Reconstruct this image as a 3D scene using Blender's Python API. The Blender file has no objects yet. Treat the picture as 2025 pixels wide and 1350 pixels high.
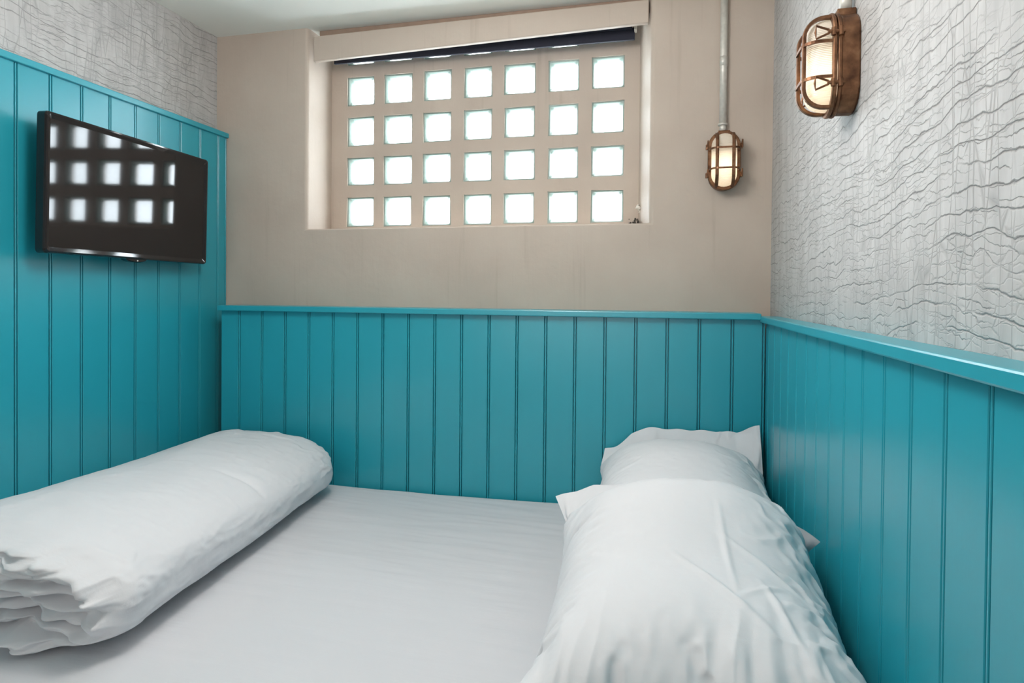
import bpy, bmesh, math, random
from mathutils import Vector, Matrix, noise as mnoise

random.seed(7)
sc = bpy.context.scene
C = sc.collection
PI = math.pi
H = 1.28                                   # camera height above the floor

# ------------------------------------------------------------------ camera
th, roll, tilt = 0.238126, 0.009023, 0.012044
F0 = Vector((-math.sin(th), math.cos(th), 0)); R0 = Vector((math.cos(th), math.sin(th), 0)); Z0 = Vector((0, 0, 1))
Fw = math.cos(tilt) * F0 - math.sin(tilt) * Z0
U0 = math.sin(tilt) * F0 + math.cos(tilt) * Z0
Rt = math.cos(roll) * R0 + math.sin(roll) * U0
Up = -math.sin(roll) * R0 + math.cos(roll) * U0
cam_data = bpy.data.cameras.new('camera')
cam = bpy.data.objects.new('camera', cam_data); C.objects.link(cam)
M = Matrix((( Rt.x, Up.x, -Fw.x, 0), (Rt.y, Up.y, -Fw.y, 0), (Rt.z, Up.z, -Fw.z, H), (0, 0, 0, 1)))
cam.matrix_world = M
cam_data.sensor_width = 36.0; cam_data.sensor_fit = 'HORIZONTAL'
cam_data.lens = 21.6455; cam_data.shift_y = -0.039298
cam_data.clip_start = 0.02
sc.camera = cam

# ------------------------------------------------------------------ world, lights, exposure
world = bpy.data.worlds.new('overcast_sky'); sc.world = world; world.use_nodes = True
bg = world.node_tree.nodes['Background']
bg.inputs['Color'].default_value = (0.86, 0.93, 1.0, 1); bg.inputs['Strength'].default_value = 21.0

def area(name, loc, rot, sx, sy, power, col, portal=False, spread=None):
    l = bpy.data.lights.new(name, 'AREA'); l.shape = 'RECTANGLE'; l.size = sx; l.size_y = sy
    l.energy = power; l.color = col
    o = bpy.data.objects.new(name, l); C.objects.link(o); o.location = loc; o.rotation_euler = rot
    if portal: l.cycles.is_portal = True
    return o
area('window_portal', (-0.72, 2.47, H + 0.62), (-PI / 2, 0, 0), 1.5, 1.0, 1, (1, 1, 1), portal=True)
# unseen soft point light added over the bed to fill the room
pl = bpy.data.lights.new('overhead_fill', 'POINT'); pl.energy = 22; pl.color = (1.0, 0.95, 0.91); pl.shadow_soft_size = 0.20
po = bpy.data.objects.new('overhead_fill', pl); C.objects.link(po); po.location = (-0.50, 0.98, 2.08)
# area light added behind the camera to fill surfaces facing it, no window modelled
area('rear_fill', (-0.70, -1.30, 1.50), (PI / 2, 0, 0), 1.5, 1.3, 10, (1.0, 0.97, 0.93))

sc.view_settings.view_transform = 'Standard'; sc.view_settings.look = 'None'
sc.view_settings.gamma = 1.0; sc.view_settings.use_curve_mapping = False
sc.view_settings.exposure = 0.38
sc.cycles.use_denoising = True
sc.cycles.max_bounces = 8; sc.cycles.diffuse_bounces = 5; sc.cycles.glossy_bounces = 4
sc.cycles.transparent_max_bounces = 12
sc.cycles.caustics_reflective = False; sc.cycles.caustics_refractive = False
sc.cycles.sample_clamp_indirect = 6.0

# ------------------------------------------------------------------ materials
def srgb(r, g, b):
    f = lambda c: (c / 255 / 12.92) if c / 255 <= 0.04045 else ((c / 255 + 0.055) / 1.055) ** 2.4
    return (f(r), f(g), f(b), 1)

class NM:
    def __init__(s, name):
        s.m = bpy.data.materials.new(name); s.m.use_nodes = True
        s.t = s.m.node_tree; s.b = s.t.nodes['Principled BSDF']; s.out = s.t.nodes['Material Output']
    def n(s, typ, **kw):
        x = s.t.nodes.new(typ)
        for k, v in kw.items():
            if k in x.inputs: x.inputs[k].default_value = v
            else: setattr(x, k, v)
        return x
    def l(s, a, b): s.t.links.new(a, b)
    def coords(s, scale=(1, 1, 1)):
        tc = s.n('ShaderNodeTexCoord'); mp = s.n('ShaderNodeMapping'); mp.inputs['Scale'].default_value = scale
        s.l(tc.outputs['Object'], mp.inputs['Vector']); return mp.outputs['Vector']
    def noise(s, scale, vec=None, detail=4, rough=0.55):
        x = s.n('ShaderNodeTexNoise'); x.inputs['Scale'].default_value = scale
        x.inputs['Detail'].default_value = detail; x.inputs['Roughness'].default_value = rough
        if vec is not None: s.l(vec, x.inputs['Vector'])
        return x.outputs['Fac']
    def ramp(s, fac, stops):
        r = s.n('ShaderNodeValToRGB'); e = r.color_ramp.elements
        while len(e) < len(stops): e.new(0.5)
        for k, (p, c) in enumerate(stops):
            e[k].position = p; e[k].color = c if len(c) == 4 else (*c, 1)
        s.l(fac, r.inputs['Fac']); return r.outputs['Color']
    def math(s, op, a, b=None):
        x = s.n('ShaderNodeMath'); x.operation = op
        for i, v in enumerate((a, b)):
            if v is None: continue
            if isinstance(v, (int, float)): x.inputs[i].default_value = v
            else: s.l(v, x.inputs[i])
        return x.outputs[0]
    def mix(s, fac, a, b):
        x = s.n('ShaderNodeMix'); x.data_type = 'RGBA'
        for i, v in ((0, fac), (6, a), (7, b)):
            if isinstance(v, (int, float)): x.inputs[i].default_value = v
            elif isinstance(v, tuple): x.inputs[i].default_value = v
            else: s.l(v, x.inputs[i])
        return x.outputs[2]
    def bump(s, h, strength, dist=0.01, normal=None):
        x = s.n('ShaderNodeBump'); x.inputs['Strength'].default_value = strength; x.inputs['Distance'].default_value = dist
        s.l(h, x.inputs['Height'])
        if normal is not None: s.l(normal, x.inputs['Normal'])
        s.l(x.outputs['Normal'], s.b.inputs['Normal']); return x.outputs['Normal']
    def set(s, **kw):
        for k, v in kw.items(): s.b.inputs[k.replace('_', ' ')].default_value = v
        return s

def simple(name, col, rough=0.5, metal=0.0, var=0.08, nscale=30, bump=0.0):
    n = NM(name); n.set(Roughness=rough, Metallic=metal)
    f = n.noise(nscale, n.coords())
    d = tuple(c * (1 - var) for c in col[:3]) + (1,); e = tuple(min(1, c * (1 + var)) for c in col[:3]) + (1,)
    n.l(n.ramp(f, [(0.3, d), (0.7, e)]), n.b.inputs['Base Color'])
    if bump: n.bump(f, bump, 0.002)
    return n.m

def mat_teal():
    n = NM('teal_gloss_paint'); n.set(Roughness=0.30); n.b.inputs['Specular IOR Level'].default_value = 0.75
    geo = n.n('ShaderNodeNewGeometry'); v = geo.outputs['Position']
    def wc(scale):
        mp = n.n('ShaderNodeMapping'); mp.inputs['Scale'].default_value = scale; n.l(v, mp.inputs['Vector']); return mp.outputs['Vector']
    n.b.inputs['Base Color'].default_value = (0.018, 0.315, 0.400, 1)
    br = n.noise(1.0, wc((120, 120, 4)), 2)
    pit = n.noise(60, v, 2)
    n.bump(n.math('ADD', br, n.math('MULTIPLY', pit, 0.3)), 0.035, 0.0015)
    return n.m

def mat_plaster():
    n = NM('taupe_wall_paint'); n.set(Roughness=0.62); n.b.inputs['Specular IOR Level'].default_value = 0.3
    v = n.coords()
    f = n.noise(3.5, v, 6)
    base = n.ramp(f, [(0.25, srgb(180, 166, 154)), (0.75, srgb(193, 180, 168))])
    streak = n.noise(1.0, n.coords((26, 26, 1.2)), 4)
    mask = n.ramp(streak, [(0.60, (0, 0, 0)), (0.78, (0.30,) * 3)])
    n.l(n.mix(mask, base, srgb(146, 130, 116)), n.b.inputs['Base Color'])
    h = n.math('ADD', n.noise(18, v, 6), n.math('MULTIPLY', n.noise(1.0, n.coords((60, 60, 6)), 3), 0.35))
    n.bump(h, 0.16, 0.01)
    return n.m

def mat_wallpaper():
    n = NM('embossed_crackle_wallpaper'); n.set(Roughness=0.55); n.b.inputs['Specular IOR Level'].default_value = 0.35
    tc = n.n('ShaderNodeTexCoord')
    def warped(scale, amp, ns):
        nz = n.n('ShaderNodeTexNoise'); nz.inputs['Scale'].default_value = ns; nz.inputs['Detail'].default_value = 5
        n.l(tc.outputs['Object'], nz.inputs['Vector'])
        sub = n.n('ShaderNodeVectorMath'); sub.operation = 'SUBTRACT'; n.l(nz.outputs['Color'], sub.inputs[0]); sub.inputs[1].default_value = (.5, .5, .5)
        scl = n.n('ShaderNodeVectorMath'); scl.operation = 'SCALE'; n.l(sub.outputs[0], scl.inputs[0]); scl.inputs['Scale'].default_value = amp
        add = n.n('ShaderNodeVectorMath'); add.operation = 'ADD'; n.l(tc.outputs['Object'], add.inputs[0]); n.l(scl.outputs[0], add.inputs[1])
        mp = n.n('ShaderNodeMapping'); mp.inputs['Scale'].default_value = scale; n.l(add.outputs[0], mp.inputs['Vector'])
        return mp.outputs['Vector']
    def cells(vec, w):
        vo = n.n('ShaderNodeTexVoronoi'); vo.feature = 'DISTANCE_TO_EDGE'; vo.inputs['Scale'].default_value = 1.0
        n.l(vec, vo.inputs['Vector'])
        return n.ramp(vo.outputs['Distance'], [(0.0, (1, 1, 1)), (w, (0, 0, 0))])
    def cracks(pitch, tilt, amp, ns, th, off):
        # wavy, broken near-horizontal ridges: |sin| crests of a warped height
        vec = warped((1, 1, 1), amp, ns)
        sep = n.n('ShaderNodeSeparateXYZ'); n.l(vec, sep.inputs[0])
        big = n.noise(1.0, n.coords((1, 2.6, 3.4)), 3, 0.5)
        z = n.math('ADD', sep.outputs['Z'], n.math('MULTIPLY', big, 0.10))
        z = n.math('ADD', z, n.math('MULTIPLY', sep.outputs['Y'], tilt))
        ph = n.math('ADD', n.math('MULTIPLY', z, 1.0 / pitch), off)
        d = n.math('ABSOLUTE', n.math('SUBTRACT', n.math('FRACT', ph), 0.5))
        return n.ramp(d, [(0.0, (1, 1, 1)), (th, (0, 0, 0))])
    def mask(scale, lo, hi, off):
        v = n.n('ShaderNodeMapping'); v.inputs['Scale'].default_value = scale; v.inputs['Location'].default_value = (off, off, off)
        n.l(tc.outputs['Object'], v.inputs['Vector'])
        return n.ramp(n.noise(1.0, v.outputs['Vector'], 3), [(lo, (0, 0, 0)), (hi, (1, 1, 1))])
    a = n.math('MULTIPLY', cracks(0.027, 0.03, 0.026, 18, 0.072, 0.0), mask((1, 7, 22), 0.37, 0.52, 1.3))
    a2 = n.math('MULTIPLY', cracks(0.016, -0.05, 0.030, 26, 0.075, 0.4), mask((1, 8, 26), 0.45, 0.58, 7.7))
    b = n.math('MULTIPLY', cells(warped((0.01, 16.0, 60), 0.03, 24), 0.05), mask((1, 5, 12), 0.42, 0.58, 3.1))
    c = n.math('MULTIPLY', cells(warped((0.01, 38, 4.5), 0.004, 30), 0.040), mask((1, 14, 4), 0.42, 0.56, 5.2))
    ab = n.math('MAXIMUM', n.math('MAXIMUM', a, n.math('MULTIPLY', a2, 0.8)), n.math('MULTIPLY', b, 0.40))
    lines = n.math('MAXIMUM', ab, n.math('MULTIPLY', c, 0.5))
    fine = n.noise(1.0, n.coords((1, 150, 30)), 3)
    base = n.ramp(n.noise(1.0, n.coords((1, 30, 8)), 3), [(0.30, srgb(174, 172, 171)), (0.68, srgb(194, 192, 191))])
    n.l(n.mix(n.math('MULTIPLY', lines, 0.68), base, srgb(98, 95, 94)), n.b.inputs['Base Color'])
    h = n.math('SUBTRACT', n.math('MULTIPLY', fine, 0.18), lines)
    n.bump(h, 0.50, 0.003)
    return n.m

def mat_fabric(name, col, weave=0.06, wr=0.10, wscale=(9, 14, 9)):
    n = NM(name); n.set(Roughness=0.92); n.b.inputs['Specular IOR Level'].default_value = 0.15
    n.b.inputs['Sheen Weight'].default_value = 0.08
    n.b.inputs['Base Color'].default_value = col
    v = n.coords(wscale)
    wrk = n.noise(1.0, v, 6, 0.6)
    w = n.noise(900, n.coords(), 2)
    h = n.math('ADD', n.math('MULTIPLY', wrk, wr * 10), n.math('MULTIPLY', w, weave))
    n.bump(h, 0.25, 0.01)
    return n.m

def mat_pane():
    n = NM('clear_glass_pane')
    t = n.n('ShaderNodeBsdfTransparent'); t.inputs['Color'].default_value = (0.93, 0.96, 0.96, 1)
    g = n.n('ShaderNodeBsdfGlossy'); g.inputs['Roughness'].default_value = 0.08
    d = n.n('ShaderNodeBsdfTranslucent'); d.inputs['Color'].default_value = (0.9, 0.95, 0.95, 1)
    m1 = n.n('ShaderNodeMixShader'); m2 = n.n('ShaderNodeMixShader')
    n.l(n.ramp(n.noise(45, n.coords(), 3), [(0.35, (0.45,) * 3), (0.75, (0.65,) * 3)]), m1.inputs[0])
    n.l(t.outputs[0], m1.inputs[1]); n.l(d.outputs[0], m1.inputs[2])
    m2.inputs[0].default_value = 0.05
    n.l(m1.outputs[0], m2.inputs[1]); n.l(g.outputs[0], m2.inputs[2]); n.l(m2.outputs[0], n.out.inputs['Surface'])
    return n.m

def mat_frosted():
    n = NM('ribbed_frosted_glass')
    tr = n.n('ShaderNodeBsdfTranslucent'); tr.inputs['Color'].default_value = (0.95, 0.90, 0.82, 1)
    df = n.n('ShaderNodeBsdfDiffuse'); df.inputs['Color'].default_value = (0.90, 0.85, 0.80, 1)
    gl = n.n('ShaderNodeBsdfGlossy'); gl.inputs['Roughness'].default_value = 0.15
    wv = n.n('ShaderNodeTexWave'); wv.bands_direction = 'Z'; wv.inputs['Scale'].default_value = 95.0; wv.inputs['Distortion'].default_value = 0.3
    tc = n.n('ShaderNodeTexCoord'); n.l(tc.outputs['Object'], wv.inputs['Vector'])
    bp = n.n('ShaderNodeBump'); bp.inputs['Strength'].default_value = 0.5; bp.inputs['Distance'].default_value = 0.002
    n.l(wv.outputs['Fac'], bp.inputs['Height'])
    for x in (tr, df, gl): n.l(bp.outputs[0], x.inputs['Normal'])
    m1 = n.n('ShaderNodeMixShader'); m1.inputs[0].default_value = 0.45; m2 = n.n('ShaderNodeMixShader'); m2.inputs[0].default_value = 0.04
    n.l(tr.outputs[0], m1.inputs[1]); n.l(df.outputs[0], m1.inputs[2]); n.l(m1.outputs[0], m2.inputs[1]); n.l(gl.outputs[0], m2.inputs[2])
    n.l(m2.outputs[0], n.out.inputs['Surface'])
    return n.m

def mat_emit(name, col, st):
    n = NM(name); n.b.inputs['Base Color'].default_value = (0, 0, 0, 1)
    n.b.inputs['Emission Color'].default_value = col; n.b.inputs['Emission Strength'].default_value = st
    return n.m

def mat_brass():
    n = NM('aged_brass'); n.set(Metallic=0.85, Roughness=0.38)
    f = n.noise(35, n.coords(), 5)
    n.l(n.ramp(f, [(0.3, srgb(84, 58, 44)), (0.55, srgb(128, 92, 68)), (0.8, srgb(160, 122, 92))]), n.b.inputs['Base Color'])
    n.l(n.ramp(f, [(0.3, (0.5,) * 3), (0.8, (0.28,) * 3)]), n.b.inputs['Roughness'])
    n.bump(n.noise(160, n.coords(), 3), 0.08, 0.002)
    return n.m

M_TEAL = mat_teal(); M_PLAST = mat_plaster(); M_PAPER = mat_wallpaper(); M_BRASS = mat_brass()
M_CEIL = simple('white_ceiling_paint', srgb(236, 236, 230), 0.8, var=0.02, nscale=3, bump=0.02)
M_FLOOR = simple('brown_floor_boards', srgb(110, 84, 62), 0.5, var=0.2, nscale=6)
M_SHEET = mat_fabric('white_cotton_sheet', (0.605, 0.610, 0.640, 1), 0.05, 0.05, (3, 26, 3))
M_LINEN = mat_fabric('white_cotton_pillowcase', (0.67, 0.673, 0.700, 1), 0.05, 0.05, (14, 9, 14))
M_DUVET = mat_fabric('white_cotton_duvet', (0.67, 0.673, 0.700, 1), 0.05, 0.06, (9, 16, 9))
M_MATT = simple('mattress_ticking', srgb(205, 200, 190), 0.9)
M_WOOD = simple('painted_bed_base', srgb(60, 90, 100), 0.5)
M_STEEL = simple('galvanised_conduit', srgb(206, 203, 196), 0.40, 0.25, var=0.10, nscale=60)
M_BLACK = simple('gloss_black_plastic', (0.012, 0.011, 0.012, 1), 0.08, var=0.05)
M_MATBLACK = simple('matt_black_plastic', (0.02, 0.02, 0.022, 1), 0.5)
M_BLIND = simple('dark_navy_blind_fabric', srgb(38, 40, 54), 0.85, var=0.1)
M_WHITE = simple('white_plastic', srgb(225, 222, 215), 0.4, var=0.02)
M_PANE = mat_pane(); M_FROST = mat_frosted()
M_GLASSRIM = simple('greenish_glass_edge', srgb(140, 156, 149), 0.25, var=0.06, nscale=80, bump=0.1)
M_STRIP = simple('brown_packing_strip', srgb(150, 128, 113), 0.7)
M_CHIP = simple('bare_plaster_chip', srgb(226, 222, 214), 0.9, var=0.12, nscale=120)
M_DIRT = simple('dark_grit', srgb(70, 66, 60), 0.95, var=0.4, nscale=200)
M_BULB = mat_emit('warm_bulb', (1.0, 0.80, 0.56, 1), 8.0)
ns = NM('tv_screen_glass'); ns.set(Roughness=0.05); ns.b.inputs['Base Color'].default_value = (0.012, 0.010, 0.010, 1); ns.b.inputs['IOR'].default_value = 1.45
M_SCREEN = ns.m

# ------------------------------------------------------------------ helpers
def mk(name, verts, faces, mat, parent=None, smooth=False, weld=False):
    me = bpy.data.meshes.new(name)
    me.from_pydata([tuple(v) for v in verts], [], faces)
    bm = bmesh.new(); bm.from_mesh(me)
    if weld: bmesh.ops.remove_doubles(bm, verts=bm.verts, dist=1e-5)
    bmesh.ops.recalc_face_normals(bm, faces=bm.faces)
    bm.to_mesh(me); bm.free()
    if smooth: me.polygons.foreach_set('use_smooth', [True] * len(me.polygons))
    me.materials.append(mat)
    o = bpy.data.objects.new(name, me); C.objects.link(o)
    if parent is not None: o.parent = parent
    return o

def from_bm(name, bm, mat, parent=None, smooth=False):
    me = bpy.data.meshes.new(name); bm.to_mesh(me); bm.free()
    if smooth: me.polygons.foreach_set('use_smooth', [True] * len(me.polygons))
    me.materials.append(mat)
    o = bpy.data.objects.new(name, me); C.objects.link(o)
    if parent is not None: o.parent = parent
    return o

def bevbox(name, lo, hi, mat, parent=None, bev=0.0, seg=2):
    bm = bmesh.new(); bmesh.ops.create_cube(bm, size=1)
    for v in bm.verts:
        v.co = Vector([(lo[k] + hi[k]) / 2 + v.co[k] * (hi[k] - lo[k]) for k in range(3)])
    if bev: bmesh.ops.bevel(bm, geom=list(bm.edges), offset=bev, segments=seg, profile=0.5, affect='EDGES')
    return from_bm(name, bm, mat, parent)

def loft(loops, closed_loop=True, cap0=False, cap1=False):
    n = len(loops[0]); v = [p for L in loops for p in L]; f = []
    for i in range(len(loops) - 1):
        for j in range(n if closed_loop else n - 1):
            k = (j + 1) % n
            f.append((i * n + j, i * n + k, (i + 1) * n + k, (i + 1) * n + j))
    if cap0: f.append(tuple(range(n))[::-1])
    if cap1: f.append(tuple((len(loops) - 1) * n + j for j in range(n)))
    return v, f

def tube(path, r, n=8, closed=False, caps=True):
    pts = [Vector(p) for p in path]; m = len(pts); loops = []
    rr = r if isinstance(r, (list, tuple)) else [r] * m
    prevN = None
    for i in range(m):
        if closed: d = (pts[(i + 1) % m] - pts[i - 1])
        else: d = pts[min(i + 1, m - 1)] - pts[max(i - 1, 0)]
        d.normalize()
        if prevN is None:
            a = Vector((0, 0, 1)) if abs(d.z) < 0.9 else Vector((1, 0, 0)); N = d.cross(a).normalized()
        else:
            N = (prevN - d * prevN.dot(d)).normalized()
        prevN = N; B = d.cross(N)
        loops.append([pts[i] + N * rr[i] * math.cos(2 * PI * k / n) + B * rr[i] * math.sin(2 * PI * k / n) for k in range(n)])
    if closed: loops.append(loops[0])
    return loft(loops, True, caps and not closed, caps and not closed)

def joined(parts):
    V, Fc = [], []
    for v, f in parts:
        o = len(V); V += list(v); Fc += [tuple(i + o for i in q) for q in f]
    return V, Fc

def tag(o, label=None, cat=None, group=None, kind=None):
    if label: o['label'] = label
    if cat: o['category'] = cat
    if group: o['group'] = group
    if kind: o['kind'] = kind
    return o
def empty(name, loc, rz=0.0):
    o = bpy.data.objects.new(name, None); C.objects.link(o); o.location = loc; o.rotation_euler = (0, 0, rz)
    o.empty_display_size = 0.05; return o
def struct(o, label=None): return tag(o, label, None, None, 'structure')

# ------------------------------------------------------------------ room shell
XL, XR, D, YB = -1.7456, 0.3187, 2.0568, 2.193      # panelling faces and the taupe wall
XLW, XRW = -1.795, 0.352                            # wallpapered faces
YW = 2.373                                          # face of the glass-block wall
ZC = H + 1.047
YR = -1.35                                          # rear of the room
RX0, RX1, RZ0 = -1.375, -0.045, H + 0.250           # window recess

struct(bevbox('floor', (-2.1, YR - .1, -0.1), (0.7, 2.7, 0.0), M_FLOOR), 'brown floor under the bed')
struct(bevbox('ceiling', (-2.1, YR - .1, ZC), (0.7, 2.7, ZC + 0.1), M_CEIL), 'flat off-white painted ceiling')
wall_left = struct(bevbox('wall_left', (XLW - 0.15, YR, 0), (XLW, YB + 0.15, ZC), M_PAPER), 'grey crackle-embossed wallpaper wall above the tall teal boards')
wall_right = struct(bevbox('wall_right', (XRW, YR, 0), (XRW + 0.15, YB + 0.15, ZC), M_PAPER), 'grey crackle-embossed wallpaper wall behind the pillows')
struct(bevbox('wall_rear', (XLW - .15, YR - 0.1, 0), (XRW + .15, YR, ZC), M_PLAST), 'taupe wall behind the photographer')

# taupe back wall with its window recess: a rounded-edge opening, splayed on the right
def back_wall():
    r = 0.014
    V, Fc = [], []
    def q(*p):
        o = len(V); V.extend(p); Fc.append(tuple(range(o, o + len(p))))
    x0, x1 = XLW - 0.02, XRW + 0.02
    q((x0, YB, 0), (RX0 - r, YB, 0), (RX0 - r, YB, ZC), (x0, YB, ZC))
    q((RX1 + r, YB, 0), (x1, YB, 0), (x1, YB, ZC), (RX1 + r, YB, ZC))
    q((RX0 - r, YB, 0), (RX1 + r, YB, 0), (RX1 + r, YB, RZ0 - 0.006), (RX0 - r, YB, RZ0 - 0.006))
    # rounded nosings and reveals
    n = 5
    L, Rr, S = [], [], []
    for k in range(n + 1):
        a = k / n * PI / 2
        L.append((RX0 - r + r * math.sin(a), YB + r - r * math.cos(a)))
        Rr.append((RX1 + r - r * 1.15 * math.sin(a), YB + r - r * math.cos(a)))
        S.append((YB + 0.006 - 0.006 * math.cos(a), RZ0 - 0.006 + 0.006 * math.sin(a)))
    L.append((RX0 + 0.003, YW + 0.01)); Rr.append((-0.091, YW + 0.01)); S.append((YW + 0.01, RZ0))
    for prof in (L, Rr):
        o = len(V)
        for (x, y) in prof: V.append((x, y, RZ0 - 0.03)); V.append((x, y, ZC))
        for k in range(len(prof) - 1): Fc.append((o + 2 * k, o + 2 * k + 2, o + 2 * k + 3, o + 2 * k + 1))
    o = len(V)
    for (y, z) in S: V.append((RX0 - r, y, z)); V.append((RX1 + r, y, z))
    for k in range(len(S) - 1): Fc.append((o + 2 * k, o + 2 * k + 2, o + 2 * k + 3, o + 2 * k + 1))
    # body behind so that no light leaks round the recess
    for lo, hi in (((x0, YB + 0.02, 0), (RX0 - 0.02, YB + 0.25, ZC)), ((RX1 + 0.02, YB + 0.02, 0), (x1, YB + 0.25, ZC)), ((RX0 - 0.02, YB + 0.02, 0), (RX1 + 0.02, YB + 0.25, RZ0 - 0.03))):
        o = len(V)
        V.extend([(x, y, z) for x in (lo[0], hi[0]) for y in (lo[1], hi[1]) for z in (lo[2], hi[2])])
        Fc.extend([tuple(o + i for i in f) for f in ((0, 1, 3, 2), (4, 6, 7, 5), (0, 4, 5, 1), (2, 3, 7, 6), (0, 2, 6, 4), (1, 5, 7, 3))])
    ob = mk('wall_back', V, Fc, M_PLAST)
    return ob
wall_back = struct(back_wall(), 'taupe plastered wall holding the glass-block window')

# ------------------------------------------------------------------ tongue-and-groove panelling: every plank its own piece
PROF = [(0.0, -0.0085), (0.0027, -0.0085), (0.0028, -0.0010), (0.0036, -0.0001), (0.0064, -0.0001), (0.0072, -0.0010), (0.0073, -0.0085), (0.0100, -0.0085), (0.0101, -0.0012), (0.0113, 0.0)]
def plank_mesh(w, z0, z1):
    pts = [(s, d) for s, d in PROF] + [(w - 0.0012, 0.0), (w, -0.0012), (w, -0.016), (0.0, -0.016)]
    V = [(s, d, z0) for s, d in pts] + [(s, d, z1) for s, d in pts]
    n = len(pts); Fc = [(k, (k + 1) % n, n + (k + 1) % n, n + k) for k in range(n)]
    Fc += [tuple(range(n))[::-1], tuple(range(n, 2 * n))]
    me = bpy.data.meshes.new('plank'); me.from_pydata(V, [], Fc)
    bm = bmesh.new(); bm.from_mesh(me); bmesh.ops.recalc_face_normals(bm, faces=bm.faces); bm.to_mesh(me); bm.free()
    me.materials.append(M_TEAL); return me
def plank(me, loc, rz, parent):
    o = bpy.data.objects.new('plank', me); C.objects.link(o); o.parent = parent
    o.location = loc; o.rotation_euler = (0, 0, rz)
    return o
P = 0.1; HB = 0.005
# local x along the wall, local +y = out of the wall
ZLT = H + 0.635; ZBT = H - 0.070; ZRT = H - 0.078
ml = plank_mesh(P, 0, ZLT)
for i in range(-14, 9):                                   # left wall, facing +X : local x -> -Y
    y = 1.3393 + i * P + HB
    if y > YB - 0.03:
        continue
    if y < YB - 0.0001: plank(ml, (XL, y, 0), -PI / 2, wall_left)
e = YB - (1.3393 + 8 * P + HB)
plank(plank_mesh(e, 0, ZLT), (XL, YB, 0), -PI / 2, wall_left)
mb = plank_mesh(P, 0, ZBT)
for i in range(0, 18):                                    # back boxing, facing -Y : local x -> -X
    plank(mb, (-1.5803 + (i + 1) * P + HB, D, 0), PI, wall_back)
plank(plank_mesh(0.0797 + HB, 0, ZBT), (-1.5803 + HB, D, 0), PI, wall_back)
plank(plank_mesh(XR - (-1.5803 + 18 * P + HB), 0, ZBT), (XR, D, 0), PI, wall_back)
mr = plank_mesh(P, 0, ZRT)
for i in range(-20, 13):                                  # right wall, facing -X : local x -> +Y
    plank(mr, (XR, 0.7041 + i * P - HB, 0), PI / 2, wall_right)
plank(plank_mesh(D - (0.7041 + 13 * P - HB), 0, ZRT), (XR, 0.7041 + 13 * P - HB, 0), PI / 2, wall_right)

# capping rails
struct(bevbox('trim_1', (XLW - 0.002, YR + 0.01, H + 0.628), (-1.735, YB - 0.001, H + 0.648), M_TEAL, None, 0.003), 'teal capping rail on the tall left panelling')
struct(bevbox('trim_2', (-1.664, 2.036, H - 0.0745), (0.302, YB + 0.004, H - 0.0545), M_TEAL, None, 0.003), 'teal capping ledge under the window wall')
struct(bevbox('trim_3', (0.300, YR + 0.01, H - 0.0825), (XRW + 0.002, 2.058, H - 0.0625), M_TEAL, None, 0.003), 'teal capping rail under the right wallpaper')

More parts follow.
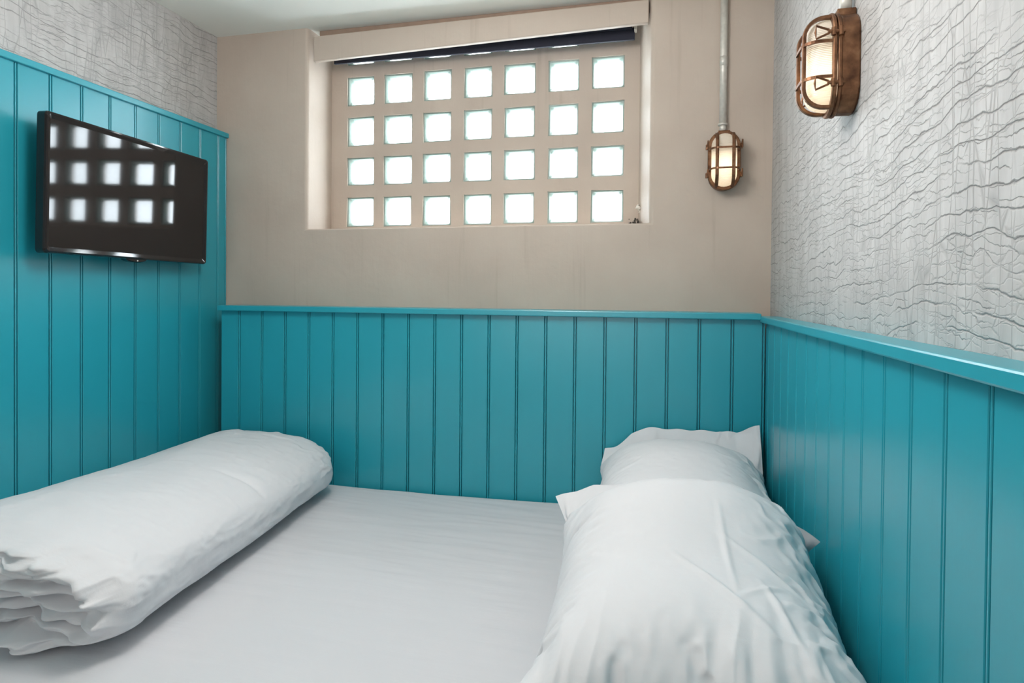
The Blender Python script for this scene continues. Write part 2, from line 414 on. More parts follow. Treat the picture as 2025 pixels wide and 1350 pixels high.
# ------------------------------------------------------------------ glass-block window
XS = [(-1.299, -1.176), (-1.132, -1.006), (-0.957, -0.837), (-0.783, -0.665), (-0.615, -0.490), (-0.438, -0.319), (-0.269, -0.146)]
ZS = [(0.277, 0.399), (0.450, 0.569), (0.617, 0.738), (0.786, 0.907), (0.957, 1.040)]
ZS = [(a + H, b + H) for a, b in ZS]
DEP = 0.028
def window():
    rnd = random.Random(3)
    xs = [RX0 - 0.01] + [x for p in XS for x in p] + [RX1 + 0.0]
    zs = [RZ0 - 0.02] + [z for p in ZS for z in p] + [ZC]
    nx, nz = len(xs), len(zs)
    J = {}
    V, Fc = [], []
    for j in range(nz):
        for i in range(nx):
            jx = jz = 0
            if 0 < i < nx - 1 and 0 < j < nz - 1: jx, jz = rnd.uniform(-.0022, .0022), rnd.uniform(-.0018, .0018)
            J[(i, j)] = (xs[i] + jx, zs[j] + jz); V.append((xs[i] + jx, YW, zs[j] + jz))
    holes = []
    for j in range(nz - 1):
        for i in range(nx - 1):
            if i % 2 == 1 and j % 2 == 1:
                holes.append((i, j)); continue
            Fc.append((j * nx + i, j * nx + i + 1, (j + 1) * nx + i + 1, (j + 1) * nx + i))
    # ragged, rounded plaster returns round every opening
    rings = {}
    for (i, j) in holes:
        c = [J[(i, j)], J[(i + 1, j)], J[(i + 1, j + 1)], J[(i, j + 1)]]
        o = len(V)
        for (x, z) in c: V.append((x, YW, z))
        for (x, z) in c: V.append((x, YW + DEP + 0.03, z))
        for k in range(4): Fc.append((o + k, o + (k + 1) % 4, o + 4 + (k + 1) % 4, o + 4 + k))
        rings[(i, j)] = c
    # back face of the block wall
    o = len(V)
    for j in range(nz):
        for i in range(nx): V.append((J[(i, j)][0], YW + DEP + 0.03, J[(i, j)][1]))
    for j in range(nz - 1):
        for i in range(nx - 1):
            if (i % 2 == 1 and j % 2 == 1): continue
            Fc.append((o + j * nx + i, o + j * nx + i + 1, o + (j + 1) * nx + i + 1, o + (j + 1) * nx + i))
    w = struct(mk('window_1', V, Fc, M_PLAST, weld=True), 'taupe painted wall of square glass blocks, seven to a row')
    for (i, j), c in rings.items():
        cx = sum(p[0] for p in c) / 4; cz = sum(p[1] for p in c) / 4
        hw = (c[1][0] - c[0][0] + c[2][0] - c[3][0]) / 4; hh = (c[3][1] - c[0][1] + c[2][1] - c[1][1]) / 4
        def rr(ins, y, rad, n=5, wob=0.0):
            L = []
            for (sx, sz, a0) in ((1, 1, 0), (-1, 1, PI / 2), (-1, -1, PI), (1, -1, 1.5 * PI)):
                for k in range(n):
                    a = a0 + k / (n - 1) * PI / 2
                    L.append((cx + sx * (hw - ins - rad) + rad * math.cos(a) + rnd.uniform(-wob, wob), y, cz + sz * (hh - ins - rad) + rad * math.sin(a) + rnd.uniform(-wob, wob)))
            return L
        loops = [rr(-0.0015, YW + 0.006, 0.003), rr(0.0035, YW + 0.004, 0.006, 5, .0006), rr(0.0055, YW + 0.009, 0.008), rr(0.0095, YW + DEP * .5, 0.013), rr(0.0135, YW + DEP, 0.016)]
        v, f = loft(loops)
        g = mk('glass_block', v, f, M_GLASSRIM, w, True)
        L = rr(0.0135, YW + DEP, 0.016)
        L2 = rr(0.022, YW + DEP + 0.003, 0.012)
        v, f = loft([L, L2], True, False, True)
        mk('pane', v, f, M_PANE, g, True)
    return w
window()

# pelmet, packing strip above it, roller blind
pel = empty('pelmet', (-0.706, 2.205, H + 0.92))
tag(pel, 'taupe painted wooden pelmet board across the top of the window recess', 'pelmet')
def rel(o, root): o.parent = root; o.matrix_parent_inverse = root.matrix_world.inverted(); return o
def put(o, root):                                 # keep world placement under an (already placed) root
    o.parent = root
    o.location = Vector(o.location) - Vector(root.location)
    return o
def slanted_board(name, x0, x1, z0a, z0b, z1a, z1b, y0, y1, mat, bev):
    bm = bmesh.new()
    co = [(x0, y0, z0a), (x1, y0, z0b), (x1, y1, z0b), (x0, y1, z0a), (x0, y0, z1a), (x1, y0, z1b), (x1, y1, z1b), (x0, y1, z1a)]
    vs = [bm.verts.new(c) for c in co]
    for f in ((0, 3, 2, 1), (4, 5, 6, 7), (0, 1, 5, 4), (1, 2, 6, 5), (2, 3, 7, 6), (3, 0, 4, 7)): bm.faces.new([vs[i] for i in f])
    bmesh.ops.bevel(bm, geom=list(bm.edges), offset=bev, segments=3, profile=0.5, affect='EDGES')
    return from_bm(name, bm, mat)
put(slanted_board('pelmet_board', -1.358, -0.0545, H + 0.918, H + 0.949, H + 1.017, H + 1.030, 2.205, 2.226, M_PLAST, 0.004), pel)
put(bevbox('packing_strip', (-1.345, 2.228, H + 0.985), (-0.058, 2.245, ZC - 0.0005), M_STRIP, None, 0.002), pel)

bl = empty('roller_blind', (-0.71, 2.30, H + 0.95))
tag(bl, 'dark navy roller blind rolled up behind the pelmet', 'blind')
def cyl_x(name, x0, x1, y, z, r, mat, n=20):
    loops = [[(x, y + r * math.cos(2 * PI * k / n), z + r * math.sin(2 * PI * k / n)) for k in range(n)] for x in (x0, x1)]
    v, f = loft(loops, True, True, True); return mk(name, v, f, mat)
put(cyl_x('blind_roll', -1.330, -0.125, 2.300, H + 0.995, 0.022, M_BLIND), bl)
v, f = loft([[(x, 2.279, H + 1.000), (x, 2.277, H + 0.972), (x, 2.282, H + 0.964), (x, 2.296, H + 0.966), (x, 2.297, H + 1.000)] for x in (-1.325, -0.115)], True, True, True)
put(mk('blind_fabric', v, f, M_BLIND), bl)
put(slanted_board('bottom_bar', -1.318, -0.106, H + 0.936, H + 0.930, H + 0.976, H + 0.974, 2.292, 2.304, M_BLIND, 0.002), bl)
put(bevbox('bracket', (-0.107, 2.270, H + 0.955), (-0.098, 2.30, H + 0.985), M_WHITE, None, 0.002), bl)

# ------------------------------------------------------------------ bed
BX0, BX1, BY0, BY1 = XL + 0.008, XR - 0.012, 0.66, D - 0.006
ZM = H - 0.700
bed = empty('bed', ((BX0 + BX1) / 2, 1.36, 0))
tag(bed, 'built-in double bed filling the alcove between the panelled walls', 'bed')
put(bevbox('bed_base', (BX0 + 0.01, BY0 + 0.03, 0), (BX1 - 0.01, BY1 - 0.01, ZM - 0.24), M_WOOD, None, 0.01), bed)
put(bevbox('mattress', (BX0 + 0.008, BY0 + 0.008, ZM - 0.239), (BX1 - 0.008, BY1 - 0.008, ZM - 0.008), M_MATT, None, 0.03, 4), bed)

def fbm(p, o=4): return mnoise.fractal(Vector(p), 0.9, 2.1, o)
def ridge(p, o=3): return 1 - abs(mnoise.fractal(Vector(p), 0.8, 2.0, o)) * 2

def fitted_sheet():
    nx, ny = 260, 180
    V, Fc = [], []
    ed = 0.035
    for j in range(ny + 1):
        for i in range(nx + 1):
            u = i / nx; w = j / ny
            x = BX0 + (BX1 - BX0) * u; y = BY0 + (BY1 - BY0) * w
            z = ZM
            # fine horizontal pull lines, stronger near wall and near the pillows
            q = 0.0022 * fbm((x * 1.6, y * 11, 3.1), 5)
            pull = ridge((x * 1.3 + 0.2 * y, y * 17 + 2.0 * x * (y - 1.2), 1.7), 2)
            q += 0.0026 * max(0, pull - 0.5) * (0.5 + 0.8 * max(0, min(1, (y - 1.4) / 0.5)))
            q += 0.0035 * fbm((x * 2.2, y * 2.6, 9.0), 2)
            z += q
            dx = min(x - BX0, BX1 - x); dy = min(y - BY0, BY1 - y)
            for dd in (dx, dy):
                if dd < ed: z -= ed - math.sqrt(max(0, ed * ed - (ed - dd) ** 2))
            if w > 0.9: z += 0.004 * math.sin(x * 3.1 + 1.4) * (w - 0.9) * 10
            V.append((x, y, z))
    for j in range(ny):
        for i in range(nx):
            a = j * (nx + 1) + i; Fc.append((a, a + 1, a + nx + 2, a + nx + 1))
    # skirt down the sides
    rim = [i for i in range(nx + 1)] + [j * (nx + 1) + nx for j in range(1, ny + 1)] + [ny * (nx + 1) + i for i in range(nx - 1, -1, -1)] + [j * (nx + 1) for j in range(ny - 1, 0, -1)]
    o = len(V)
    for k in rim: V.append((V[k][0], V[k][1], ZM - 0.20))
    m = len(rim)
    for k in range(m): Fc.append((rim[k], rim[(k + 1) % m], o + (k + 1) % m, o + k))
    return mk('fitted_sheet', V, Fc, M_SHEET, None, True)
tag(fitted_sheet(), 'smooth white fitted sheet stretched over the mattress', 'sheet')

# ------------------------------------------------------------------ rolled duvet
def rolled_duvet():
    Y0, Y1 = 0.945, 1.995
    NA, NL, NE = 240, 220, 80
    zb = ZM + 0.004
    def section(t, s):
        """point at angle t (0..2pi, 0 = +X side) of the cross-section at s along the roll (0 near, 1 far)"""
        xr = -1.082 + 0.118 * (1 - s) ** 1.3 - 0.005 * math.sin(s * 9)
        xl = XL + 0.012
        cx = (xl + xr) / 2; a = (xr - xl) / 2
        h = 0.222 + 0.003 * math.sin(s * 7 + 1) - 0.018 * s
        ct, st = math.cos(t), math.sin(t)
        n = 2.9 if st < 0 else (2.35 if ct > 0 else 1.55)
        x = cx + a * math.copysign(abs(ct) ** (2 / n), ct)
        ny = 3.6 if st < 0 else (2.2 if ct > 0 else 1.3)
        zz = math.copysign(abs(st) ** (2 / ny), st)
        mid = 0.42
        z = zb + h * (mid + zz * (mid if st < 0 else 1 - mid))
        return Vector((x, 0, z)), Vector((cx, 0, zb + h * 0.42))
    V, Fc = [], []
    def body_pt(t, s):
        y = Y0 + (Y1 - Y0) * s
        p, c = section(t, s)
        k = 1.0
        if s > 0.86:                                   # rounded far end
            e = (s - 0.86) / 0.14; k = max(0.02, math.sqrt(max(0, 1 - (e * 0.985) ** 2.2))) * 0.55 + 0.45 * (1 - e ** 6)
        if s < 0.05: k *= 1 - 0.05 * (1 - s / 0.05) ** 2
        cf = Vector((c.x, 0, c.z if k > 0.9 else c.z))
        p = c + (p - c) * k
        if s > 0.86:
            p.z = max(p.z, zb + 0.0)
        # wrinkles
        ang = t * 0.35
        w = 0.0075 * fbm((ang * 3.0, y * 3.2, 5.0), 5) + 0.003 * max(0, ridge((ang * 6 + y * 2, y * 5 - ang * 2, 7.0), 3) - 0.5)
        rg = ridge((ang * 5 + 0.4 * y, y * 9 + 1.3 * ang, 2.2), 3)
        endw = 0.25 + 1.3 * math.exp(-((s - 0.93) / 0.10) ** 2) + 0.9 * math.exp(-(s / 0.10) ** 2)
        w += 0.0100 * max(0, rg - 0.45) * endw * max(0, math.sin(t * 0.5 + 0.8))
        # a pinched tuft two thirds of the way along the near side
        dt = (t - 0.75); ds = (s - 0.50)
        w -= 0.008 * math.exp(-(ds / 0.009) ** 2 - (dt / 0.30) ** 2) - 0.005 * math.exp(-((ds - 0.03) / 0.022) ** 2 - (dt / 0.25) ** 2)
        d = (p - c); L = d.length
        if L > 1e-6: p = p + d / L * w
        p.y = y
        if p.z < zb: p.z = zb
        p.x = max(p.x, XL + 0.004)
        return p
    for j in range(NL + 1):
        s = j / NL
        for i in range(NA): V.append(body_pt(2 * PI * i / NA, s))
    for j in range(NL):
        for i in range(NA):
            k = (i + 1) % NA
            Fc.append((j * NA + i, j * NA + k, (j + 1) * NA + k, (j + 1) * NA + i))
    # far cap
    o = len(V); far = [V[NL * NA + i] for i in range(NA)]
    cf = sum((Vector(p) for p in far), Vector()) / NA
    V.append(cf + Vector((0, 0.012, 0)))
    for i in range(NA): Fc.append((NL * NA + i, NL * NA + (i + 1) % NA, o))
    body = (V, Fc)
    # near end: squashed spiral of folded layers
    E, EF = [], []
    near = [Vector(V[i]) for i in range(NA)]
    c0 = Vector((-1.42, Y0, zb + 0.085))
    for r in range(NE + 1):
        q = 1 - r / NE                                  # 1 rim .. 0 centre
        for i in range(NA):
            t = 2 * PI * i / NA
            p = c0 + (near[i] - c0) * q
            turns = 3.6
            ph = turns * q + (t / (2 * PI))
            fr = ph - math.floor(ph)
            fold = (1 - abs(2 * fr - 1)) ** 0.8         # rounded ridges with creases between
            wob = mnoise.fractal(Vector((p.x * 3.0, p.z * 5, 6.0)), 0.9, 2.0, 3)
            lay = (p.z - zb) / 0.031 + 0.9 * wob + 0.35 * math.sin(p.x * 7 + 2.0)
            fr2 = lay - math.floor(lay)
            fold = 0.45 * fold + 0.75 * (1 - abs(2 * fr2 - 1) ** 2.2) * min(1, (1 - q) / 0.25)
            rim = math.exp(-((1 - q) / 0.16) ** 2)
            dep = -0.044 * fold + 0.034 * (1 - q) ** 0.8 + 0.016 * rim * (ridge((t * 2.6, q * 2.5, 3.3), 2) - 0.4) * min(1, (1 - q) / 0.03)
            dep += 0.030 * fbm((p.x * 5, p.z * 14, 4.0), 4)
            dep += 0.014 * (ridge((p.x * 7 + p.z * 6, p.z * 26, 8.0), 3) - 0.4)
            k = min(1, (1 - q) / 0.05)
            # overhanging lip of the outer layer at the top right
            lip = math.exp(-((p.x + 1.17) / 0.17) ** 2 - ((p.z - zb - 0.165) / 0.05) ** 2)
            E.append(p + Vector((0.006 * fbm((p.x * 9, p.z * 9, 1.0)) * k, (dep - 0.045 * lip) * k - 0.010 * math.sin(min(1, (1 - q) / 0.2) * PI) , 0.010 * fbm((p.x * 8, p.z * 20, 2.0), 3) * k)))
    for p in E:
        if p.z < zb: p.z = zb
    for r in range(NE):
        for i in range(NA):
            k = (i + 1) % NA
            EF.append((r * NA + i, r * NA + k, (r + 1) * NA + k, (r + 1) * NA + i))
    v, f = joined([body, (E, EF)])
    d = mk('duvet', v, f, M_DUVET, None, True, weld=True)
    return d
tag(rolled_duvet(), 'thick white duvet rolled up along the left wall of the bed', 'duvet')

# ------------------------------------------------------------------ pillows: inflated cloth cases
def pillow_cloth(name, sx, sy, hem, hang, flare, origin, tiltx, yaw, frames, pressure, colliders, seed):
    """two sewn sheets sx by sy with a flat hem strip at +Y, inflated and dropped on the bed, returned as plain mesh data"""
    nx, ny, nh = 44, 60, 6
    rnd = random.Random(seed)
    V, Fc = [], []; idx = {}
    def thick(u, v): return 0.10 * (max(0, (1 - u * u)) * max(0, 1 - v * v)) ** 0.5
    for side in (1, -1):
        for j in range(ny + 1):
            for i in range(nx + 1):
                b = i in (0, nx) or j in (0, ny)
                if side == -1 and b: idx[(side, i, j)] = idx[(1, i, j)]; continue
                u = i / nx * 2 - 1; v = j / ny * 2 - 1
                idx[(side, i, j)] = len(V)
                V.append(Vector((u * sx / 2, v * sy / 2, side * thick(u, v) + rnd.uniform(-.0012, .0012))))
    for side in (1, -1):
        for j in range(ny):
            for i in range(nx):
                q = (idx[(side, i, j)], idx[(side, i + 1, j)], idx[(side, i + 1, j + 1)], idx[(side, i, j + 1)])
                Fc.append(q if side == 1 else q[::-1])
    npress = len(V)
    seam = [idx[(1, i, ny)] for i in range(nx + 1)]
    if hem:
        for j in range(1, nh + 1):
            for i in range(nx + 1):
                idx[('h', i, j)] = len(V)
                u = i / nx * 2 - 1
                q = j / nh
                V.append(Vector((u * sx / 2 * (1 + flare * q ** 0.8), sy / 2 + hem * q * math.cos(hang), hem * q * math.sin(hang) + 0.002 * math.sin(i * 0.7))))
        for i in range(nx + 1): idx[('h', i, 0)] = idx[(1, i, ny)]
        for j in range(nh):
            for i in range(nx): Fc.append((idx[('h', i, j)], idx[('h', i + 1, j)], idx[('h', i + 1, j + 1)], idx[('h', i, j + 1)]))
    Mx = Matrix.Translation(origin) @ Matrix.Rotation(yaw, 4, 'Z') @ Matrix.Rotation(tiltx, 4, 'X')
    me = bpy.data.meshes.new('tmp_cloth'); me.from_pydata([tuple(Mx @ v) for v in V], [], Fc)
    o = bpy.data.objects.new('tmp_cloth', me); C.objects.link(o)
    vg = o.vertex_groups.new(name='p'); vg.add(list(range(npress)), 1.0, 'REPLACE')
    cm = o.modifiers.new('cloth', 'CLOTH'); s = cm.settings
    s.quality = 6; s.mass = 0.25; s.air_damping = 2.0
    s.tension_stiffness = 60; s.compression_stiffness = 40; s.shear_stiffness = 15; s.bending_stiffness = 1.6
    s.tension_damping = 8; s.compression_damping = 8; s.shear_damping = 8
    s.use_pressure = True; s.uniform_pressure_force = pressure; s.vertex_group_pressure = 'p'
    cm.collision_settings.distance_min = 0.004; cm.collision_settings.collision_quality = 3
    cm.collision_settings.use_self_collision = False
    cm.point_cache.frame_start = 1; cm.point_cache.frame_end = frames
    for c in colliders:
        if not any(m.type == 'COLLISION' for m in c.modifiers):
            c.modifiers.new('col', 'COLLISION'); c.collision.thickness_outer = 0.003; c.collision.cloth_friction = 20
    for f in range(1, frames + 1): sc.frame_set(f)
    dg = bpy.context.evaluated_depsgraph_get()
    ev = o.evaluated_get(dg); m2 = ev.to_mesh()
    out = [v.co.copy() for v in m2.vertices]; ev.to_mesh_clear()
    bpy.data.objects.remove(o); bpy.data.meshes.remove(me)
    sc.frame_set(1)
    return out, Fc, seam

def collider(lo, hi):
    c = bevbox('tmp_collider', lo, hi, M_WHITE); return c
c1 = collider((-1.7, 0.2, ZM - 0.3), (0.8, 2.6, ZM + 0.002))
c2 = collider((XR, 0.0, 0.2), (XR + 0.3, 2.6, 1.6))
c3 = collider((-1.7, D, 0.2), (0.8, D + 0.3, 1.6))

def crease(o, ends, lines_=()):
    """gathers towards the sewn near seam, drag lines on the flanks and a soft all-over crumple"""
    me = o.data; y0, y1 = ends
    nr = [v.normal.copy() for v in me.vertices]
    for v, nn in zip(me.vertices, nr):
        x, y, z = v.co
        t = max(0, 1 - (y - y0) / 0.20)
        d = 0.0030 * fbm((x * 6, y * 5, z * 6), 4)
        for (ax, ay, bx, by, amp) in lines_:
            ex, ey = bx - ax, by - ay; L2 = ex * ex + ey * ey
            q = max(0, min(1, ((x - ax) * ex + (y - ay) * ey) / L2))
            dd = math.hypot(x - ax - q * ex, y - ay - q * ey)
            if dd < 0.02 and nn.z > 0.2: d += amp * math.exp(-(dd / 0.0055) ** 2) * math.sin(PI * (0.08 + 0.84 * q))
        d += 0.014 * t ** 1.5 * (ridge((x * 11 + 1.3 * fbm((x * 3, y * 3, 0.5), 2) + 3 * (x - 0.06) * (y - y0), y * 2.6, 4.4), 3) - 0.35) * 0.8
        fl = max(0, min(1, (x - 0.13) / 0.14))
        d += 0.0120 * fl * max(0, ridge((x * 5 + y * 9, y * 5 - x * 9, z * 3), 3) - 0.42)
        fl2 = max(0, min(1, (0.0 - x) / 0.15)) * max(0, min(1, (y - 1.1) / 0.2))
        d += 0.006 * fl2 * max(0, ridge((x * 4 - y * 9 + 3, y * 4 + x * 5, 1.1), 2) - 0.45)
        v.co = v.co + nn * d
    me.update()

def cloth_obj(name, out, Fc, mat, hem=None):
    me = bpy.data.meshes.new(name); me.from_pydata([tuple(v) for v in out], [], Fc)
    bm = bmesh.new(); bm.from_mesh(me)
    for _ in range(2): bmesh.ops.subdivide_edges(bm, edges=bm.edges, cuts=1, use_grid_fill=True, smooth=1.0)
    bm.to_mesh(me); bm.free()
    me.polygons.foreach_set('use_smooth', [True] * len(me.polygons)); me.materials.append(mat)
    o = bpy.data.objects.new(name, me); C.objects.link(o); return o

def add_hem(out, Fc, seam, target, nh=7, sag=0.0):
    """the empty end of the case: a flat strip running on from the far seam to a free edge"""
    n = len(seam); prev = list(seam)
    for j in range(1, nh + 1):
        q = j / nh; row = []
        for k, i in enumerate(seam):
            u = k / (n - 1) * 2 - 1
            p = out[i].lerp(target(u), q)
            p.z += 0.004 * math.sin(k * 0.9 + 1.0) * q * (1 - 0.5 * q) - sag * q * (1 - q)
            row.append(len(out)); out.append(p)
        for k in range(n - 1): Fc.append((prev[k], prev[k + 1], row[k + 1], row[k]))
        prev = row

outA, FA, seamA = pillow_cloth('pillow', 0.51, 0.63, 0, 0, 0, Vector((0.060, 1.655, ZM + 0.17)), 0.14, 0.0, 40, 120.0, [c1, c2, c3], 5)
for q in outA: q.z = ZM + (q.z - ZM) * (1 + 0.22 * max(0, min(1, (q.y - 1.45) / 0.5)))      # stuffed fuller towards the wall
def hemA(u):
    e = max(0, min(1, (u + 1) / 0.6)); e = e * e * (3 - 2 * e)
    return Vector((0.062 + 0.238 * u, 2.046 - 0.02 * max(0, (u - 0.7) / 0.3), ZM + 0.190 + 0.080 * e + 0.030 * max(0, (u - 0.72) / 0.28)))
add_hem(outA, FA, seamA, hemA)
pilA = cloth_obj('pillow', outA, FA, M_LINEN)
outB, FB, seamB = pillow_cloth('pillow', 0.54, 0.62, 0, 0, 0, Vector((0.052, 1.065, ZM + 0.25)), 0.20, 0.02, 40, 120.0, [c1, c2, c3, pilA], 9)
for q in outB:                                    # its far end rides up on the other pillow
    e = max(0, min(1, (q.y - 1.02) / 0.32)); u = max(-1, min(1, (q.x - 0.062) / 0.24))
    q.z += 0.105 * e * e * (3 - 2 * e) * (1 - 0.50 * u * u)
def hemB(u):
    r = max(0, (u - 0.3) / 0.7)
    return Vector((0.034 + (0.276 if u > 0 else 0.274) * u, 1.452 - 0.13 * r ** 1.5, ZM + 0.266 - 0.052 * abs(u) ** 2.5))
add_hem(outB, FB, seamB, hemB)
pilB = cloth_obj('pillow', outB, FB, M_LINEN)
for m in list(pilA.modifiers): pilA.modifiers.remove(m)
for c in (c1, c2, c3): bpy.data.objects.remove(c)
crease(pilA, (1.30, 2.0)); crease(pilB, (0.80, 1.5), ((0.02, 1.06, 0.16, 0.90, 0.0045), (0.105, 1.20, 0.115, 0.97, 0.003), (0.12, 0.965, 0.20, 1.03, 0.003), (0.155, 1.02, 0.20, 0.86, 0.004), (0.10, 1.12, 0.25, 1.00, 0.0035)))
tag(pilA, 'plump white pillow farther back, its hem propped against the teal boards', 'pillow', 'pillows at the head of the bed')
tag(pilB, 'plump white pillow in front with open hem corners sticking out sideways', 'pillow', 'pillows at the head of the bed')

# ------------------------------------------------------------------ television
tv = empty('television', (-1.666, 1.672, H + 0.298), PI / 2 + 0.0356); tv.rotation_euler.x = 0.0193   # local x -> +Y, local -y -> +X (screen side)
tag(tv, 'black flat television on the tall teal panelling, glass blocks mirrored in it', 'tv')
def rrect(hw, hh, y, rad, n=5):
    L = []
    for (sx, sz, a0) in ((1, 1, 0), (-1, 1, PI / 2), (-1, -1, PI), (1, -1, 1.5 * PI)):
        for k in range(n):
            a = a0 + k / (n - 1) * PI / 2
            L.append((sx * (hw - rad) + rad * math.cos(a), y, sz * (hh - rad) + rad * math.sin(a)))
    return L
hw, hh = 0.326, 0.197
v, f = loft([rrect(hw - .03, hh - .03, 0.040, 0.02), rrect(hw - 0.006, hh - 0.006, 0.034, 0.012), rrect(hw, hh, 0.028, 0.012), rrect(hw, hh, 0.003, 0.012), rrect(hw - 0.002, hh - 0.002, -0.002, 0.011),
             rrect(hw - 0.007, hh - 0.007, -0.003, 0.009), rrect(hw - 0.018, hh - 0.019, 0.0025, 0.003), rrect(hw - 0.0182, hh - 0.0192, 0.007, 0.003)], True, True, False)
mk('bezel', v, f, M_BLACK, tv)
v, f = loft([rrect(hw - 0.0175, hh - 0.0185, 0.0022, 0.002)], True, True)
mk('screen', v, [tuple(range(len(v)))], M_SCREEN, tv)
v, f = loft([[(0.045 * s * math.cos(PI + PI * k / 16), y, -hh + 0.004 + 0.014 * s2 * math.sin(PI + PI * k / 16)) for k in range(17)] for s, s2, y in ((1, 1, 0.024), (1, 1, 0.004), (0.9, 0.8, 0.0))], True, True, True)
mk('sensor_hump', v, f, M_BLACK, tv)
v, f = tube([(0.0, 0.0005, -hh - 0.004), (0.0, -0.0015, -hh - 0.004)], 0.0022, 10); mk('indicator', v, f, M_WHITE, tv)
bevbox('mount_arm', (-0.03, 0.036, -0.05), (0.03, 0.068, 0.05), M_MATBLACK, tv, 0.004)
bevbox('mount_plate', (-0.06, 0.066, -0.08), (0.06, 0.072, 0.08), M_MATBLACK, tv, 0.003)

# ------------------------------------------------------------------ bulkhead lamps on conduits
def stad(rad, half, y, n=14):
    L = []
    for k in range(n + 1): a = k / n * PI; L.append((rad * math.cos(a), y, half + rad * math.sin(a)))
    for k in range(n + 1): a = PI + k / n * PI; L.append((rad * math.cos(a), y, -half + rad * math.sin(a)))
    return L
def lamp(loc, rz, label):
    """local -y points out of the wall, y = 0 on the wall"""
    t = empty('bulkhead_lamp', loc, rz); tag(t, label, 'wall lamp', 'brass bulkhead lamps at the head of the bed')
    hf = 0.047
    v, f = loft([stad(0.046, hf, -0.0005), stad(0.048, hf, -0.004), stad(0.0475, hf, -0.028), stad(0.0455, hf, -0.034)], True, True, True)
    mk('back_box', v, f, M_BRASS, t, False)
    bevbox('entry_boss', (-0.019, -0.034, 0.080), (0.019, -0.001, 0.103), M_BRASS, t, 0.002)
    for (y0, r0) in ((-0.032, 0.0515), (-0.0405, 0.0515)):
        v, f = loft([stad(0.040, hf, y0), stad(r0 - 0.002, hf, y0), stad(r0, hf, y0 - 0.0015), stad(r0, hf, y0 - 0.0055), stad(r0 - 0.002, hf, y0 - 0.007), stad(0.0405, hf, y0 - 0.007), stad(0.040, hf, y0)])
        mk('rim', v, f, M_BRASS, t)
    # ribbed glass dome
    loops = []
    for k in range(13):
        a = k / 12 * PI / 2
        loops.append(stad(0.0405 - 0.030 * (1 - math.cos(a)) ** 1.2, hf - 0.004 * (1 - math.cos(a)), -0.040 - 0.046 * math.sin(a) ** 0.85))
    v, f = loft(loops, True, False, True); mk('glass_dome', v, f, M_FROST, t, True)
    v, f = tube([(0, -0.036, -0.050), (0, -0.044, -0.048), (0, -0.05, -0.03), (0, -0.052, -0.015), (0, -0.05, 0.0), (0, -0.046, 0.008)], [0.004, 0.012, 0.016, 0.017, 0.014, 0.005], 12); mk('bulb', v, f, M_BULB, t, True)
    # cage of flat bars: two upright loops, two cross hoops
    def bar(path, wdir, w=0.0105, th_=0.005):
        w_ = Vector(wdir) * (w / 2); loops = []
        for i, p in enumerate(path):
            p = Vector(p); d = (Vector(path[min(i + 1, len(path) - 1)]) - Vector(path[max(i - 1, 0)])).normalized()
            nrm = d.cross(Vector(wdir)).normalized() * (th_ / 2)
            loops.append([p + w_ + nrm, p + w_ * .6 + nrm * 1.6, p - w_ * .6 + nrm * 1.6, p - w_ + nrm, p - w_ - nrm, p + w_ - nrm])
        return loft(loops, True, True, True)
    yf = -0.0925; y0 = -0.044; R = 0.036
    for sx in (-0.0255, 0.0255):
        ze = hf + math.sqrt(0.046 ** 2 - sx ** 2) - 0.001
        pth = [(sx, y0, ze)] + [(sx, yf + R - R * math.sin(a), ze - R + R * math.cos(a)) for a in [k / 8 * PI / 2 for k in range(9)]]
        pth += [(p[0], p[1], -p[2]) for p in pth[::-1]]
        v, f = bar(pth, (1, 0, 0)); mk('guard_bar', v, f, M_BRASS, t)
    for z in (0.033, -0.033):
        xe = 0.0465; R2 = 0.030
        pth = [(xe, y0, z)] + [(xe - R2 + R2 * math.cos(a), yf - 0.004 + R2 - R2 * math.sin(a), z) for a in [k / 8 * PI / 2 for k in range(9)]]
        pth += [(-p[0], p[1], p[2]) for p in pth[::-1]]
        v, f = bar(pth, (0, 0, 1), 0.0055, 0.004); mk('guard_hoop', v, f, M_BRASS, t)
    # four hinged wing screws with triangular loops
    for sx in (-1, 1):
        for z in (0.047, -0.047):
            x = sx * 0.0535
            parts = [tube([(x, -0.028, z - 0.0), (x, -0.058, z)], 0.0036, 8),
                     tube([(x, -0.036, z - 0.008), (x, -0.036, z + 0.008)], 0.0048, 8),
                     tube([(x, -0.048, z - 0.007), (x, -0.048, z + 0.007)], 0.0042, 8),
                     tube([(x, -0.056, z - 0.003), (x, -0.078, z - 0.012), (x, -0.0795, z), (x, -0.078, z + 0.012), (x, -0.056, z + 0.003)], 0.0022, 6)]
            v, f = joined(parts); mk('wing_screw', v, f, M_BRASS, t)
    return t
LZ = H + 0.4435
lampB = lamp((0.196, YB, H + 0.447), 0.0, 'small caged brass bulkhead lamp on the taupe wall beside the window')
lampR = lamp((XRW, 1.304, LZ), -PI / 2, 'caged brass bulkhead lamp on the grey wallpaper, seen from its side')

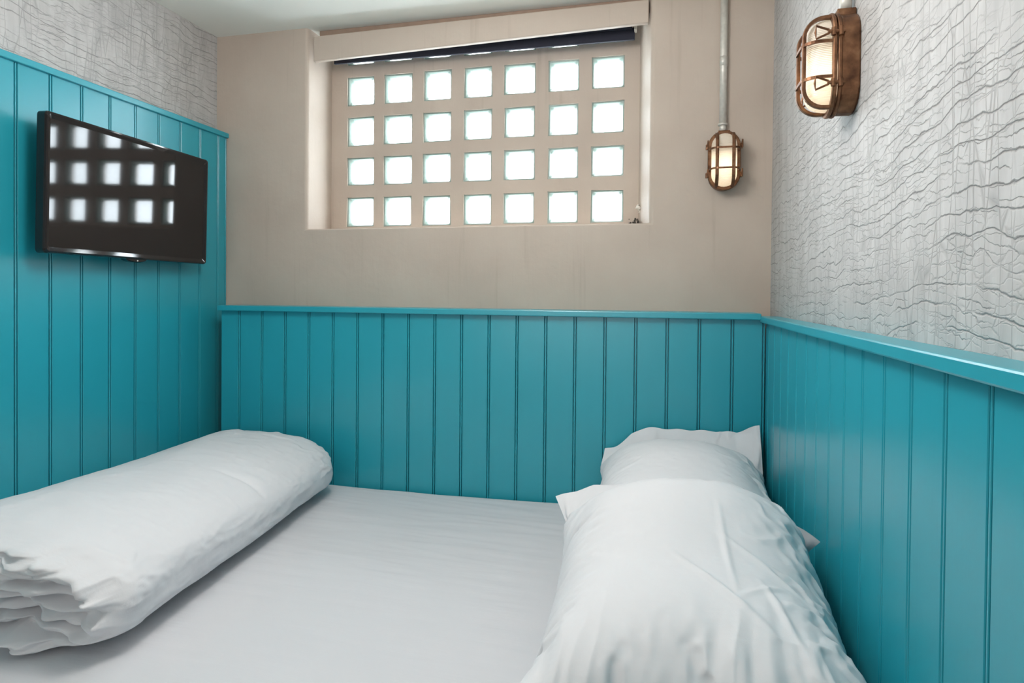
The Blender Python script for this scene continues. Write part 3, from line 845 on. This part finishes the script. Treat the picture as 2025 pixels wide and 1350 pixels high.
def conduit(x, y, zb, zt, label, collar_z):
    t = empty('conduit', (x, y, zb)); tag(t, label, 'pipe', 'conduits feeding the wall lamps')
    put(mk('pipe', *tube([(x, y, collar_z), (x, y, zt)], 0.0118, 20), M_STEEL, None, True), t)
    for o in t.children: o.location = -Vector(t.location)
    def add(nm, z0, z1, r):
        q = mk(nm, *tube([(x, y, z0), (x, y, z1)], r, 20), M_STEEL, t, True); q.location = -Vector(t.location)
    add('nipple', zb, collar_z, 0.0108); add('collar', collar_z - 0.003, collar_z + 0.004, 0.0150); add('coupling', H + 0.768, H + 0.800, 0.0128)
    return t
conduit(0.193, YB - 0.0135, H + 0.549, ZC - 0.0005, 'grey steel conduit down the taupe wall to the small lamp', H + 0.573)
conduit(XRW - 0.0150, 1.304, H + 0.5465, ZC - 0.0005, 'short length of conduit above the lamp on the wallpaper', H + 0.590)

# ------------------------------------------------------------------ flaking plaster and grit in the window corner
bm = bmesh.new(); rnd = random.Random(2)
for k in range(9):
    m_ = Matrix.Translation((-0.085 + rnd.uniform(-.008, .006), 2.352 + rnd.uniform(-.02, .0), RZ0 + 0.074 + rnd.uniform(-.014, .014))) @ Matrix.Rotation(rnd.uniform(0, 6), 4, (1, .3, .6)) @ Matrix.Diagonal((1, .45, 1.2, 1))
    bmesh.ops.create_icosphere(bm, subdivisions=1, radius=rnd.uniform(.005, .009), matrix=m_)
o = from_bm('plaster_flake', bm, M_CHIP); tag(o, 'pale flaking plaster patch at the lower right corner of the window', 'plaster', kind='stuff')
bm = bmesh.new()
for k in range(46):
    m_ = Matrix.Translation((-0.100 + max(-.02, min(.012, rnd.gauss(0, .010))), 2.345 + rnd.uniform(-.03, .015), RZ0 + min(.03, abs(rnd.gauss(.015, .008))))) @ Matrix.Rotation(rnd.uniform(0, 6), 4, (1, .3, .6))
    bmesh.ops.create_icosphere(bm, subdivisions=1, radius=rnd.uniform(.002, .0052), matrix=m_)
o = from_bm('grit', bm, M_DIRT); tag(o, 'small heap of dark grit on the window sill corner', 'grit', kind='stuff')
